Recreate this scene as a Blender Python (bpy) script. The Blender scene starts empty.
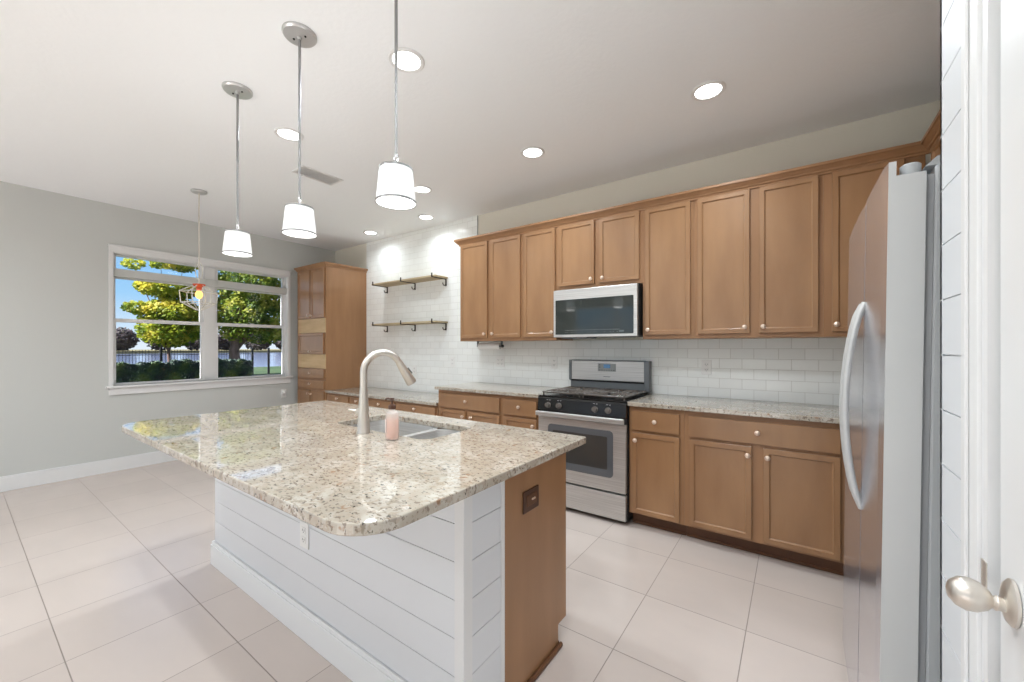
import bpy, bmesh, math, random
from mathutils import Vector, Matrix
random.seed(7)
S = bpy.context.scene
C = S.collection
PI = math.pi

# ------------------------------------------------------------------ camera
cam_d = bpy.data.cameras.new('camera'); cam = bpy.data.objects.new('camera', cam_d); C.objects.link(cam)
cam_d.sensor_width = 36.0; cam_d.lens = 399.0/1024*36
YAW = math.atan(283/399.0)
cam.location = (0, 0, 1.31); cam.rotation_euler = (PI/2, 0, YAW)
cam_d.shift_y = 6.5/1024
cam_d.clip_start = 0.02; cam_d.clip_end = 1000
S.camera = cam
S.view_settings.view_transform = 'Standard'; S.view_settings.look = 'None'
S.view_settings.gamma = 1; S.view_settings.use_curve_mapping = False
S.view_settings.exposure = 0.5

# ------------------------------------------------------------------ sky
w = bpy.data.worlds.new('sky'); S.world = w; w.use_nodes = True
nt = w.node_tree; nt.nodes.clear()
def N(nt, t, **k):
    n = nt.nodes.new(t)
    for a, b in k.items(): setattr(n, a, b)
    return n
tc = N(nt, 'ShaderNodeTexCoord'); sep = N(nt, 'ShaderNodeSeparateXYZ'); nt.links.new(tc.outputs['Generated'], sep.inputs[0])
rp = N(nt, 'ShaderNodeValToRGB'); nt.links.new(sep.outputs['Z'], rp.inputs[0])
e = rp.color_ramp.elements
e[0].position = 0.0; e[0].color = (0.80, 0.90, 1.0, 1); e[1].position = 0.55; e[1].color = (0.10, 0.30, 0.75, 1)
m1 = e.new(0.10); m1.color = (0.36, 0.66, 0.98, 1); m2 = e.new(0.25); m2.color = (0.18, 0.45, 0.90, 1)
mp = N(nt, 'ShaderNodeMapping'); mp.inputs['Scale'].default_value = (2.2, 2.2, 6.5); mp.inputs['Location'].default_value = (3.1, 0.4, 0.2)
nt.links.new(tc.outputs['Generated'], mp.inputs[0])
ns = N(nt, 'ShaderNodeTexNoise'); ns.inputs['Scale'].default_value = 1.6; ns.inputs['Detail'].default_value = 7; ns.inputs['Roughness'].default_value = .55
nt.links.new(mp.outputs[0], ns.inputs['Vector'])
cr = N(nt, 'ShaderNodeValToRGB'); cr.color_ramp.elements[0].position = .44; cr.color_ramp.elements[1].position = .62
nt.links.new(ns.outputs['Fac'], cr.inputs[0])
mx = N(nt, 'ShaderNodeMixRGB'); nt.links.new(cr.outputs[0], mx.inputs[0]); nt.links.new(rp.outputs[0], mx.inputs[1]); mx.inputs[2].default_value = (1.0, 1.02, 1.06, 1)
bg = N(nt, 'ShaderNodeBackground'); bg.inputs['Strength'].default_value = 0.72
nt.links.new(mx.outputs[0], bg.inputs[0]); ow = N(nt, 'ShaderNodeOutputWorld'); nt.links.new(bg.outputs[0], ow.inputs[0])

# ------------------------------------------------------------------ sun
sd = bpy.data.lights.new('sun', 'SUN'); so = bpy.data.objects.new('sun', sd); C.objects.link(so)
sd.energy = 10.5; sd.angle = 0.01; sd.color = (1, .99, .97)
so.rotation_euler = Vector((0.06, 0.72, -0.53)).to_track_quat('-Z', 'Y').to_euler(); so.location = (-3, -14, 12)

LAMP_W = 6.0      # each recessed ceiling lamp
PEND_W = 0.4
PEND_UP = 0.85  # added uplight over the closed pendant shades, brightens the ceiling

# ------------------------------------------------------------------ helpers
def bx(bm, x0, x1, y0, y1, z0, z1, bv=0, seg=1):
    r = bmesh.ops.create_cube(bm, size=1, matrix=Matrix.Translation(((x0+x1)/2, (y0+y1)/2, (z0+z1)/2)) @ Matrix.Diagonal((abs(x1-x0), abs(y1-y0), abs(z1-z0), 1)))
    if bv:
        es = list({ed for v in r['verts'] for ed in v.link_edges})
        bmesh.ops.bevel(bm, geom=es, offset=bv, segments=seg, affect='EDGES', profile=.5)
def cyl(bm, p, r, h, axis='Z', n=24, r2=None):
    """cylinder centred at p"""
    R = {'Z': Matrix.Identity(4), 'X': Matrix.Rotation(PI/2, 4, 'Y'), 'Y': Matrix.Rotation(-PI/2, 4, 'X')}[axis]
    bmesh.ops.create_cone(bm, cap_ends=True, segments=n, radius1=r, radius2=r if r2 is None else r2, depth=h, matrix=Matrix.Translation(p) @ R)
def lathe(bm, prof, p=(0, 0, 0), axis='Z', n=24, closed=False):
    R = {'Z': Matrix.Identity(3), 'X': Matrix.Rotation(PI/2, 3, 'Y'), '-X': Matrix.Rotation(-PI/2, 3, 'Y'), '-Y': Matrix.Rotation(PI/2, 3, 'X'), 'Y': Matrix.Rotation(-PI/2, 3, 'X')}[axis]
    rings = []
    for (r, z) in prof:
        if r < 1e-6: rings.append([bm.verts.new(R @ Vector((0, 0, z)) + Vector(p))])
        else: rings.append([bm.verts.new(R @ Vector((r*math.cos(2*PI*i/n), r*math.sin(2*PI*i/n), z)) + Vector(p)) for i in range(n)])
    pairs = list(zip(rings, rings[1:]))
    if closed: pairs.append((rings[-1], rings[0]))
    for a, b in pairs:
        for i in range(n):
            j = (i+1) % n
            if len(a) == 1 and len(b) == 1: continue
            if len(a) == 1: bm.faces.new((a[0], b[j], b[i]))
            elif len(b) == 1: bm.faces.new((a[i], a[j], b[0]))
            else: bm.faces.new((a[i], a[j], b[j], b[i]))
def tube(bm, pts, rad, n=10, cap=True, flat=None):
    pts = [Vector(p) for p in pts]
    rads = rad if isinstance(rad, (list, tuple)) else [rad]*len(pts)
    rings = []; up = None
    for i, p in enumerate(pts):
        t = (pts[min(i+1, len(pts)-1)] - pts[max(i-1, 0)]).normalized()
        if up is None:
            up = Vector((0, 0, 1)) if abs(t.z) < .9 else Vector((1, 0, 0))
        a = (up - t*up.dot(t)).normalized(); b = t.cross(a); up = a
        fx, fy = flat if flat else (1, 1)
        rings.append([bm.verts.new(p + (a*math.cos(2*PI*k/n)*fx + b*math.sin(2*PI*k/n)*fy)*rads[i]) for k in range(n)])
    for r1, r2 in zip(rings, rings[1:]):
        for k in range(n): bm.faces.new((r1[k], r1[(k+1) % n], r2[(k+1) % n], r2[k]))
    if cap: bm.faces.new(rings[0][::-1]); bm.faces.new(rings[-1])
def prism(bm, poly, axis, a0, a1):
    """extrude a 2-D polygon along an axis; poly in the other two axes in order"""
    def P(u, v, w):
        return {'X': (w, u, v), 'Y': (u, w, v), 'Z': (u, v, w)}[axis]
    A = [bm.verts.new(P(u, v, a0)) for u, v in poly]; B = [bm.verts.new(P(u, v, a1)) for u, v in poly]
    bm.faces.new(A); bm.faces.new(B[::-1])
    for i in range(len(poly)):
        j = (i+1) % len(poly); bm.faces.new((A[i], B[i], B[j], A[j]))
def rrect(x0, x1, y0, y1, r, n=6):
    rr = r if isinstance(r, (list, tuple)) else [r]*4   # order: (x0,y0),(x1,y0),(x1,y1),(x0,y1)
    out = []
    for (cx, cy, a0, q) in ((x0, y0, PI, 0), (x1, y0, 1.5*PI, 1), (x1, y1, 0, 2), (x0, y1, .5*PI, 3)):
        r_ = rr[q]; sx = 1 if q in (0, 3) else -1; sy = 1 if q in (0, 1) else -1
        for i in range(n+1):
            a = a0 + PI/2*i/n
            out.append((cx + sx*r_ + r_*math.cos(a), cy + sy*r_ + r_*math.sin(a)))
    return out
def obj(name, bm, m, parent=None, loc=None, smooth=False, bevel=0):
    bmesh.ops.recalc_face_normals(bm, faces=bm.faces)
    me = bpy.data.meshes.new(name); bm.to_mesh(me); bm.free(); me.materials.append(m)
    if smooth:
        me.shade_smooth()
        try: me.set_sharp_from_angle(angle=math.radians(38))
        except Exception: pass
    o = bpy.data.objects.new(name, me); C.objects.link(o)
    if parent: o.parent = parent
    if loc: o.location = loc
    return o
def mk(name, m, parent, fn, **k):
    bm = bmesh.new(); fn(bm); return obj(name, bm, m, parent, **k)
def boxes(name, m, parent, *bs, **k):
    bm = bmesh.new()
    for b in bs: bx(bm, *b)
    return obj(name, bm, m, parent, **k)
def thing(name, label, cat, loc=(0, 0, 0), rot=(0, 0, 0), group=None):
    o = bpy.data.objects.new(name, None); C.objects.link(o); o.empty_display_size = .1
    o.location = loc; o.rotation_euler = rot; o['label'] = label; o['category'] = cat
    if group: o['group'] = group
    return o
def tag(o, label, cat, group=None, kind=None):
    o['label'] = label; o['category'] = cat
    if group: o['group'] = group
    if kind: o['kind'] = kind
    return o
def struct(o): o['kind'] = 'structure'; return o
def dup(root, loc, label, group=None, rot=None):
    r = root.copy(); C.objects.link(r); r.location = loc; r['label'] = label
    if rot: r.rotation_euler = rot
    if group: r['group'] = group
    def rec(a, b):
        for ch in a.children:
            c = ch.copy(); C.objects.link(c); c.parent = b
            rec(ch, c)
    rec(root, r)
    return r

# ------------------------------------------------------------------ materials
def srgb(r, g, b):
    f = lambda c: (c/255/12.92) if c/255 <= .04045 else ((c/255+.055)/1.055)**2.4
    return (f(r), f(g), f(b), 1)
def mat(name, col, rough=.5, metal=0, spec=.5, noise=None, bump=None, coat=0, emit=None, es=0, trans=0, ior=1.45, alpha=1):
    m = bpy.data.materials.new(name); m.use_nodes = True
    nt = m.node_tree; p = nt.nodes['Principled BSDF']
    p.inputs['Base Color'].default_value = col; p.inputs['Roughness'].default_value = rough; p.inputs['Metallic'].default_value = metal
    p.inputs['Specular IOR Level'].default_value = spec; p.inputs['Coat Weight'].default_value = coat; p.inputs['Coat Roughness'].default_value = .22
    p.inputs['Transmission Weight'].default_value = trans; p.inputs['IOR'].default_value = ior; p.inputs['Alpha'].default_value = alpha
    if emit: p.inputs['Emission Color'].default_value = emit; p.inputs['Emission Strength'].default_value = es
    if noise:   # (scale vector, colour2, contrast lo, hi)
        sc, c2, lo, hi = noise
        tc = N(nt, 'ShaderNodeTexCoord'); mp = N(nt, 'ShaderNodeMapping'); mp.inputs['Scale'].default_value = sc
        ns = N(nt, 'ShaderNodeTexNoise'); ns.inputs['Scale'].default_value = 1; ns.inputs['Detail'].default_value = 5
        r = N(nt, 'ShaderNodeValToRGB'); r.color_ramp.elements[0].position = lo; r.color_ramp.elements[1].position = hi
        r.color_ramp.elements[0].color = col; r.color_ramp.elements[1].color = c2
        nt.links.new(tc.outputs['Object'], mp.inputs[0]); nt.links.new(mp.outputs[0], ns.inputs['Vector']); nt.links.new(ns.outputs['Fac'], r.inputs[0]); nt.links.new(r.outputs[0], p.inputs['Base Color'])
    if bump:    # (scale, strength, distance)
        tc = N(nt, 'ShaderNodeTexCoord'); ns = N(nt, 'ShaderNodeTexNoise'); ns.inputs['Scale'].default_value = bump[0]; ns.inputs['Detail'].default_value = 3
        b = N(nt, 'ShaderNodeBump'); b.inputs['Strength'].default_value = bump[1]; b.inputs['Distance'].default_value = bump[2]
        nt.links.new(tc.outputs['Object'], ns.inputs['Vector']); nt.links.new(ns.outputs['Fac'], b.inputs['Height']); nt.links.new(b.outputs[0], p.inputs['Normal'])
    return m
def brick_mat(name, c1, c2, mortar, bw, rh, msize, offset, origin, axes, rough, bump_d=.001, spec=.5, rotate=False, nz=None, wav=0, seam_rough=None):
    """tiles laid on two object axes; offset 0.5 = running bond"""
    m = bpy.data.materials.new(name); m.use_nodes = True; nt = m.node_tree; p = nt.nodes['Principled BSDF']
    tc = N(nt, 'ShaderNodeTexCoord'); sp = N(nt, 'ShaderNodeSeparateXYZ'); cb = N(nt, 'ShaderNodeCombineXYZ')
    nt.links.new(tc.outputs['Object'], sp.inputs[0])
    for k, (ax, og) in enumerate(zip(axes, origin)):
        s = N(nt, 'ShaderNodeMath', operation='SUBTRACT'); s.inputs[1].default_value = og
        nt.links.new(sp.outputs[ax], s.inputs[0]); nt.links.new(s.outputs[0], cb.inputs[k])
    br = N(nt, 'ShaderNodeTexBrick'); br.offset = offset; br.offset_frequency = 2; br.squash = 1
    br.inputs['Scale'].default_value = 1; br.inputs['Brick Width'].default_value = bw; br.inputs['Row Height'].default_value = rh
    br.inputs['Mortar Size'].default_value = msize; br.inputs['Mortar Smooth'].default_value = .1; br.inputs['Bias'].default_value = 0
    br.inputs['Color1'].default_value = c1; br.inputs['Color2'].default_value = c2; br.inputs['Mortar'].default_value = mortar
    nt.links.new(cb.outputs[0], br.inputs['Vector'])
    src = br.outputs['Color']
    if nz:
        ns = N(nt, 'ShaderNodeTexNoise'); ns.inputs['Scale'].default_value = nz[0]; ns.inputs['Detail'].default_value = 6
        mp = N(nt, 'ShaderNodeMapping'); mp.inputs['Scale'].default_value = nz[2]
        nt.links.new(tc.outputs['Object'], mp.inputs[0]); nt.links.new(mp.outputs[0], ns.inputs['Vector'])
        r = N(nt, 'ShaderNodeMapRange'); r.inputs['From Min'].default_value = .3; r.inputs['From Max'].default_value = .7; r.inputs['To Min'].default_value = 1-nz[1]; r.inputs['To Max'].default_value = 1
        nt.links.new(ns.outputs['Fac'], r.inputs['Value'])
        mu = N(nt, 'ShaderNodeMixRGB', blend_type='MULTIPLY'); mu.inputs[0].default_value = 1
        nt.links.new(src, mu.inputs[1]); nt.links.new(r.outputs[0], mu.inputs[2]); src = mu.outputs[0]
    nt.links.new(src, p.inputs['Base Color'])
    rr = N(nt, 'ShaderNodeMapRange'); rr.inputs['To Min'].default_value = rough; rr.inputs['To Max'].default_value = .7
    nt.links.new(br.outputs['Fac'], rr.inputs['Value']); nt.links.new(rr.outputs[0], p.inputs['Roughness'])
    p.inputs['Specular IOR Level'].default_value = spec
    b = N(nt, 'ShaderNodeBump', invert=True); b.inputs['Strength'].default_value = .6; b.inputs['Distance'].default_value = bump_d
    nt.links.new(br.outputs['Fac'], b.inputs['Height'])
    if wav:
        n2 = N(nt, 'ShaderNodeTexNoise'); n2.inputs['Scale'].default_value = 9; n2.inputs['Detail'].default_value = 1
        nt.links.new(tc.outputs['Object'], n2.inputs['Vector'])
        b2 = N(nt, 'ShaderNodeBump'); b2.inputs['Strength'].default_value = wav; b2.inputs['Distance'].default_value = .004
        nt.links.new(n2.outputs['Fac'], b2.inputs['Height']); nt.links.new(b.outputs[0], b2.inputs['Normal']); b = b2
    nt.links.new(b.outputs[0], p.inputs['Normal'])
    return m
def granite(name, light=False):
    m = bpy.data.materials.new(name); m.use_nodes = True; nt = m.node_tree; p = nt.nodes['Principled BSDF']
    tc = N(nt, 'ShaderNodeTexCoord')
    def layer(scale, detail, lo, hi, col, prev, vec=None, seed=0, sc=(1, 1, 1), maxf=1):
        mp = N(nt, 'ShaderNodeMapping'); mp.inputs['Location'].default_value = (seed, seed*.7, seed*.3); mp.inputs['Scale'].default_value = sc
        mp.inputs['Rotation'].default_value = (0, 0, .5)
        nt.links.new(tc.outputs['Object'], mp.inputs[0])
        n = N(nt, 'ShaderNodeTexNoise'); n.inputs['Scale'].default_value = scale; n.inputs['Detail'].default_value = detail; n.inputs['Roughness'].default_value = .6
        nt.links.new(mp.outputs[0], n.inputs['Vector'])
        r = N(nt, 'ShaderNodeMapRange'); r.inputs['From Min'].default_value = lo; r.inputs['From Max'].default_value = hi; r.inputs['To Max'].default_value = maxf
        nt.links.new(n.outputs['Fac'], r.inputs['Value'])
        x = N(nt, 'ShaderNodeMixRGB'); nt.links.new(r.outputs[0], x.inputs[0])
        if isinstance(prev, tuple): x.inputs[1].default_value = prev
        else: nt.links.new(prev, x.inputs[1])
        x.inputs[2].default_value = col
        return x.outputs[0]
    c = layer(9, 3, .42, .62, srgb(194, 186, 174), srgb(176, 166, 151), seed=1)
    c = layer(46, 3, .50, .60, srgb(174, 160, 144), c, seed=4, maxf=.8)
    c = layer(30, 4, .585, .64, srgb(146, 134, 120), c, seed=9, sc=(1, 1.5, 1), maxf=.75)
    c = layer(52, 3, .575, .62, srgb(112, 94, 80), c, seed=14, sc=(1, 1.6, 1), maxf=.7)
    c = layer(62, 2, .645, .69, srgb(60, 52, 50), c, seed=21, sc=(1, 1.4, 1), maxf=.85)
    c = layer(26, 2, .66, .72, srgb(148, 104, 66), c, seed=31, maxf=.6)
    nt.links.new(c, p.inputs['Base Color'])
    p.inputs['Roughness'].default_value = .035; p.inputs['Specular IOR Level'].default_value = .7; p.inputs['Coat Weight'].default_value = .15; p.inputs['Coat Roughness'].default_value = .03
    return m
def glass_mat():
    m = bpy.data.materials.new('window_glass'); m.use_nodes = True; nt = m.node_tree; nt.nodes.clear()
    t = N(nt, 'ShaderNodeBsdfTransparent'); g = N(nt, 'ShaderNodeBsdfGlossy'); g.inputs['Roughness'].default_value = .02
    fr = N(nt, 'ShaderNodeFresnel'); fr.inputs['IOR'].default_value = 1.3; mx = N(nt, 'ShaderNodeMixShader'); o = N(nt, 'ShaderNodeOutputMaterial')
    nt.links.new(fr.outputs[0], mx.inputs[0]); nt.links.new(t.outputs[0], mx.inputs[1]); nt.links.new(g.outputs[0], mx.inputs[2]); nt.links.new(mx.outputs[0], o.inputs[0])
    return m

PAINT = mat('wall_paint', srgb(206, 208, 205), .75, bump=(60, .15, .002))
CEIL = mat('ceiling_paint', srgb(249, 251, 253), .85, bump=(38, .28, .004))
TRIM = mat('white_trim', srgb(232, 232, 232), .35)
SHIP = mat('shiplap_white', srgb(226, 228, 231), .38)
WOOD = mat('cabinet_wood', srgb(168, 127, 89), .36, noise=((6, 6, 1.6), srgb(147, 107, 73), .30, .72), coat=.5)
WOODX = mat('cabinet_wood_side', srgb(168, 126, 90), .38, noise=((7, 7, 1.2), srgb(150, 110, 76), .30, .72), coat=.1)
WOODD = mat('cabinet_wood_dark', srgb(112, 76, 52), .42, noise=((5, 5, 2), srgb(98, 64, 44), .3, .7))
MAPLE = mat('raw_maple', srgb(214, 184, 140), .45, noise=((4, 4, 22), srgb(196, 164, 120), .3, .7))
SHELF = mat('shelf_wood', srgb(206, 190, 158), .6, noise=((2, 20, 20), srgb(176, 156, 122), .3, .7))
KNOB = mat('knob_nickel', srgb(236, 214, 196), .28, metal=.75)
NICK = mat('brushed_nickel', srgb(220, 213, 204), .34, metal=.9, bump=(300, .05, .0005))
CHROME = mat('satin_chrome', srgb(205, 205, 205), .3, metal=.55)
STEEL = mat('stainless_steel', srgb(222, 221, 219), .40, metal=.85, noise=((2, 2, 260), srgb(192, 190, 188), .3, .7))
STEELF = mat('fridge_steel', srgb(228, 228, 236), .21, metal=.86, noise=((2, 2, 300), srgb(204, 204, 208), .3, .7))
FRSIDE = mat('fridge_door_edge', srgb(200, 201, 200), .35, metal=.25)
FRGREY = mat('fridge_grey', srgb(184, 187, 188), .45)
BLACK = mat('gloss_black', srgb(14, 14, 15), .16, spec=.6)
BLACKM = mat('matte_black', srgb(24, 24, 25), .5)
IRON = mat('cast_iron', srgb(96, 88, 82), .25, spec=.9)
DGREY = mat('dark_grey_metal', srgb(122, 125, 128), .36, metal=.6)
OVGL = mat('oven_glass', srgb(92, 94, 98), .10, spec=.9)
OVIN = mat('oven_inner_glass', srgb(66, 64, 62), .08, spec=.9)
MWGL = mat('microwave_glass', srgb(46, 52, 50), .05, spec=.9)
BRACK = mat('black_iron', srgb(58, 50, 46), .5, metal=.4)
PLATE = mat('white_plastic', srgb(238, 238, 236), .35)
SLOT = mat('slot_dark', srgb(70, 70, 70), .5)
BROWNPL = mat('brown_plastic', srgb(84, 56, 42), .35)
GRAN = granite('granite')
TILE = brick_mat('subway_tile', srgb(248, 250, 248), srgb(242, 244, 242), srgb(214, 214, 210), .1545, .0775, .0016, .5, (-.02, .914), ('X', 'Z'), .12, wav=.25)
FLOOR = brick_mat('floor_tile', srgb(210, 197, 189), srgb(204, 191, 183), srgb(154, 142, 134), .459, .463, .0022, 0, (-.185, .279), ('X', 'Y'), .24, spec=.4, nz=(1.6, .07, (1, 2.2, 1)), bump_d=.0008)
GLASS = glass_mat()

# ------------------------------------------------------------------ room shell
XL, XR, YB, YS, H = -5.88, 1.0, 3.5, -4.6, 2.82
XN = .275      # shiplap wall beside the camera
struct(boxes('floor', FLOOR, None, (XL-.15, XR+.15, YS-.15, YB+.15, -.12, 0)))
struct(boxes('ceiling', CEIL, None, (XL-.15, XR+.15, YS-.15, YB+.15, H, H+.12)))
PAINT_LIT = mat('wall_paint_lit', srgb(228, 224, 212), .75, bump=(60, .15, .002))  # same wall paint, with warmer and brighter light put into its colour
struct(boxes('wall_back', PAINT_LIT, None, (XL-.15, XR+.15, YB, YB+.15, 0, H)))
struct(boxes('wall_right', PAINT, None, (XR, XR+.15, YS, YB, 0, H)))
WY0, WY1, WZ0, WZ1 = .998, 2.782, .905, 2.318
struct(boxes('wall_left', PAINT, None, (XL-.15, XL, YS, -3.6, 0, H), (XL-.15, XL, -.6, WY0, 0, H), (XL-.15, XL, -3.6, -.6, 0, .35), (XL-.15, XL, -3.6, -.6, 2.5, H), (XL-.15, XL, WY1, YB, 0, H), (XL-.15, XL, WY0, WY1, 0, WZ0), (XL-.15, XL, WY0, WY1, WZ1, H)))
SX0, SX1, SZ = -5.4, -.2, 2.5
struct(boxes('wall_front', PAINT, None, (XL-.15, SX0, YS-.15, YS, 0, H), (SX1, XR+.15, YS-.15, YS, 0, H), (SX0, SX1, YS-.15, YS, SZ, H)))
# sliding glass door behind the viewer, made larger to let in more daylight
f = struct(boxes('door_1', TRIM, None, (SX0, SX0+.06, YS-.12, YS-.04, 0, SZ), (SX1-.06, SX1, YS-.12, YS-.04, 0, SZ), (SX0+.06, SX1-.06, YS-.12, YS-.04, SZ-.06, SZ), (SX0+.06, SX1-.06, YS-.12, YS-.04, 0, .05),
    *[(SX0+k*1.3-.035, SX0+k*1.3+.035, YS-.11, YS-.05, .05, SZ-.06) for k in (1, 2, 3)]))
for k in range(4):
    boxes('pane', GLASS, f, (SX0+k*1.3+.05, SX0+k*1.3+1.25, YS-.083, YS-.077, .05, SZ-.06))
# near wall with shiplap and pantry door
struct(boxes('wall_near', PAINT, None, (XN+.012, XN+.12, 1.062, 1.318, 0, H), (XN+.12, XR, 1.21, 1.318, 0, H), (XN+.012, XN+.12, .20, 1.062, 2.08, H), (XN+.012, XN+.12, YS, .20, 0, H)))
bm = bmesh.new(); z = 1.795-.1255*14
zs = []
while z < H: zs.append(z); z += .1255
if zs[0] < 0: zs[0] = 0
zs = [0.0]+[a for a in zs if a > .01]+[H]
for a, b in zip(zs, zs[1:]): bx(bm, XN, XN+.0118, 1.1225, 1.33, a+.0016, b-.0016)
bx(bm, XN, XN+.12, 1.3182, 1.33, 0, H)
bx(bm, XN+.006, XN+.0118, 1.1225, 1.318, 0, H)
o = obj('trim_1', bm, SHIP); struct(o)
# casing and door
bm = bmesh.new()
for (y0, y1) in ((1.062, 1.122), (.115, .198)):
    bx(bm, XN-.010, XN+.0118, y0, y1, 0, 2.165, .003, 2); 
    bx(bm, XN-.016, XN-.010, y1-.022 if y0 > 1 else y0, y1 if y0 > 1 else y0+.022, 0, 2.165, .002, 2)
bx(bm, XN-.010, XN+.0118, .1985, 1.0615, 2.08, 2.165, .003, 2)
o = obj('trim_2', bm, TRIM); struct(o)
boxes_ = [(XN-.004, XN+.118, 1.036, 1.0615, 0, 2.078), (XN-.004, XN+.118, .201, .226, 0, 2.078), (XN-.004, XN+.118, .226, 1.036, 2.052, 2.078), (XN+.05, XN+.062, 1.020, 1.036, 0, 2.052)]
o = boxes('trim_3', TRIM, None, *boxes_); struct(o)
struct_door = bmesh.new()
D = struct_door
bx(D, XN+.006, XN+.044, .23, 1.022, .008, 2.045, .003, 2)
# panel mouldings
for (z0, z1) in ((.22, .86), (1.02, 1.90)):
    for (a, b, c, d_) in ((.36, .90, z0, z0+.02), (.36, .90, z1-.02, z1), (.36, .38, z0+.02, z1-.02), (.88, .90, z0+.02, z1-.02)):
        bx(D, XN-.001, XN+.007, a, b, c, d_, .003, 1)
door = obj('door_2', D, TRIM); struct(door)
# knob: oval rose, neck, egg handle
kz, ky = .903, .965
def rose(bm):
    lathe(bm, [(0, 0), (.034, 0), (.034, .004), (.028, .009), (.016, .012), (0, .012)], n=32, axis='-X')
    for v in bm.verts: v.co.z *= 1.08; v.co.y *= .80
ro = mk('door_knob_rose', NICK, door, rose, loc=(XN+.005, ky, kz+.006), smooth=True)
eg = mk('door_knob', NICK, door, lambda bm: lathe(bm, [(0, 0), (.011, 0), (.010, .009), (.012, .013), (.009, .017), (.016, .022), (.0235, .033), (.026, .044), (.0228, .056), (.014, .065), (0, .069)], n=28, axis='-X'), loc=(XN-.002, ky-.004, kz), smooth=True)
eg.rotation_euler = (0, math.radians(7), 0)
boxes('strike_plate', NICK, door, (XN-.006, XN-.0041, 1.037, 1.058, kz-.026, kz+.034))
# baseboards
def baseboard(name, x0, x1, y0, y1):
    bm = bmesh.new(); bx(bm, x0, x1, y0, y1, 0, .125, .002, 1)
    if x1-x0 > y1-y0: bx(bm, x0, x1, y0+.004, y1-.0005, .125, .138, .003, 1)
    else: bx(bm, x0, x1-.004, y0, y1, .125, .138, .003, 1)
    struct(obj(name, bm, TRIM))
baseboard('baseboard_left', XL, XL+.016, YS, 2.84)
baseboard('baseboard_front', SX1+.03, XN-.01, YS, YS+.016)

# ------------------------------------------------------------------ window
def window():
    bm = bmesh.new()
    # casing on the wall
    bx(bm, XL, XL+.018, .966, 2.812, WZ1, 2.388, .002); bx(bm, XL, XL+.026, .955, 2.823, 2.380, 2.398, .003)
    bx(bm, XL, XL+.014, .966, WY0, WZ0, WZ1); bx(bm, XL, XL+.014, WY1, 2.812, WZ0, WZ1)
    # jamb liners
    bx(bm, XL-.149, XL, WY0, WY0+.008, WZ0, WZ1); bx(bm, XL-.149, XL, WY1-.008, WY1, WZ0, WZ1); bx(bm, XL-.149, XL, WY0+.008, WY1-.008, WZ1-.008, WZ1)
    r = struct(obj('window_1', bm, TRIM))
    bm = bmesh.new()
    bx(bm, XL-.149, XL+.045, .945, 2.84, WZ0-.022, WZ0, .004, 2); bx(bm, XL, XL+.018, .966, 2.812, WZ0-.098, WZ0-.0225, .003)
    obj('window_sill', bm, TRIM, r)
    g = XL-.10
    y0, y1 = WY0+.008, WY1-.008; zt0, zt1 = 2.068, 2.150; mu0, mu1 = 1.815, 1.935
    boxes('mullion', TRIM, r, (g-.03, g+.035, mu0, mu1, WZ0, WZ1-.008, .004))
    boxes('transom_bar', PAINT, r, (g-.03, g+.09, y0, mu0, zt0, zt1, .003), (g-.03, g+.09, mu1, y1, zt0, zt1, .003), (g+.036, g+.09, mu0, mu1, zt0, zt1))  # greyer than the white trim, its shade put into the colour
    for (a, b) in ((y0, mu0), (mu1, y1)):
        fw = .03
        s = boxes('transom_frame', TRIM, r, (g-.02, g+.02, a, a+fw, zt1, WZ1-.008), (g-.02, g+.02, b-fw, b, zt1, WZ1-.008), (g-.02, g+.02, a+fw, b-fw, zt1, zt1+.012), (g-.02, g+.02, a+fw, b-fw, WZ1-.022, WZ1-.008))
        boxes('pane', GLASS, s, (g-.002, g+.002, a+fw, b-fw, zt1+.012, WZ1-.022))
        zr = 1.603
        s = boxes('upper_sash', TRIM, r, (g-.03, g-.001, a, a+fw, zr-.018, zt0), (g-.03, g-.001, b-fw, b, zr-.018, zt0), (g-.03, g-.001, a+fw, b-fw, zr-.018, zr+.018), (g-.03, g-.001, a+fw, b-fw, zt0-.012, zt0))
        boxes('pane', GLASS, s, (g-.018, g-.014, a+fw, b-fw, zr+.018, zt0-.012))
        s = boxes('lower_sash', TRIM, r, (g, g+.03, a, a+fw, WZ0, zr+.020), (g, g+.03, b-fw, b, WZ0, zr+.020), (g, g+.03, a+fw, b-fw, WZ0, WZ0+.022), (g, g+.03, a+fw, b-fw, zr-.020, zr+.020))
        boxes('pane', GLASS, s, (g+.012, g+.016, a+fw, b-fw, WZ0+.022, zr-.02))
        mk('sash_lock', CHROME, s, lambda bm: (bx(bm, g+.004, g+.026, (a+b)/2-.02, (a+b)/2+.02, zr+.0205, zr+.030, .002)))
window()

r = struct(boxes('added_window_2', TRIM, None, (XL-.12, XL-.05, -3.599, -3.54, .351, 2.499), (XL-.12, XL-.05, -.66, -.601, .351, 2.499), (XL-.12, XL-.05, -3.54, -.66, .351, .41), (XL-.12, XL-.05, -3.54, -.66, 2.44, 2.499), (XL-.12, XL-.05, -2.13, -2.07, .41, 2.44)))  # unseen window, added for more daylight in the room
for a in (-3.54, -2.07): boxes('pane', GLASS, r, (XL-.09, XL-.084, a, a+1.41, .41, 2.44))
# ------------------------------------------------------------------ backsplash
bm = bmesh.new()
bx(bm, -5.056, -2.9605, 3.490, 3.4995, .7455, H); bx(bm, -2.9605, XR-.0005, 3.490, 3.4995, .9145, 1.3765)
tag(obj('tile_backsplash', bm, TILE), 'glossy white subway tile covering the wall behind shelves and counters', 'backsplash')
boxes_o = boxes('tile_edge_trim', DGREY, None, (-2.9603, -2.957, 3.489, 3.4995, 1.40, H))
tag(boxes_o, 'thin grey metal strip closing the tile edge above the wall cabinets', 'edge trim')

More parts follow.
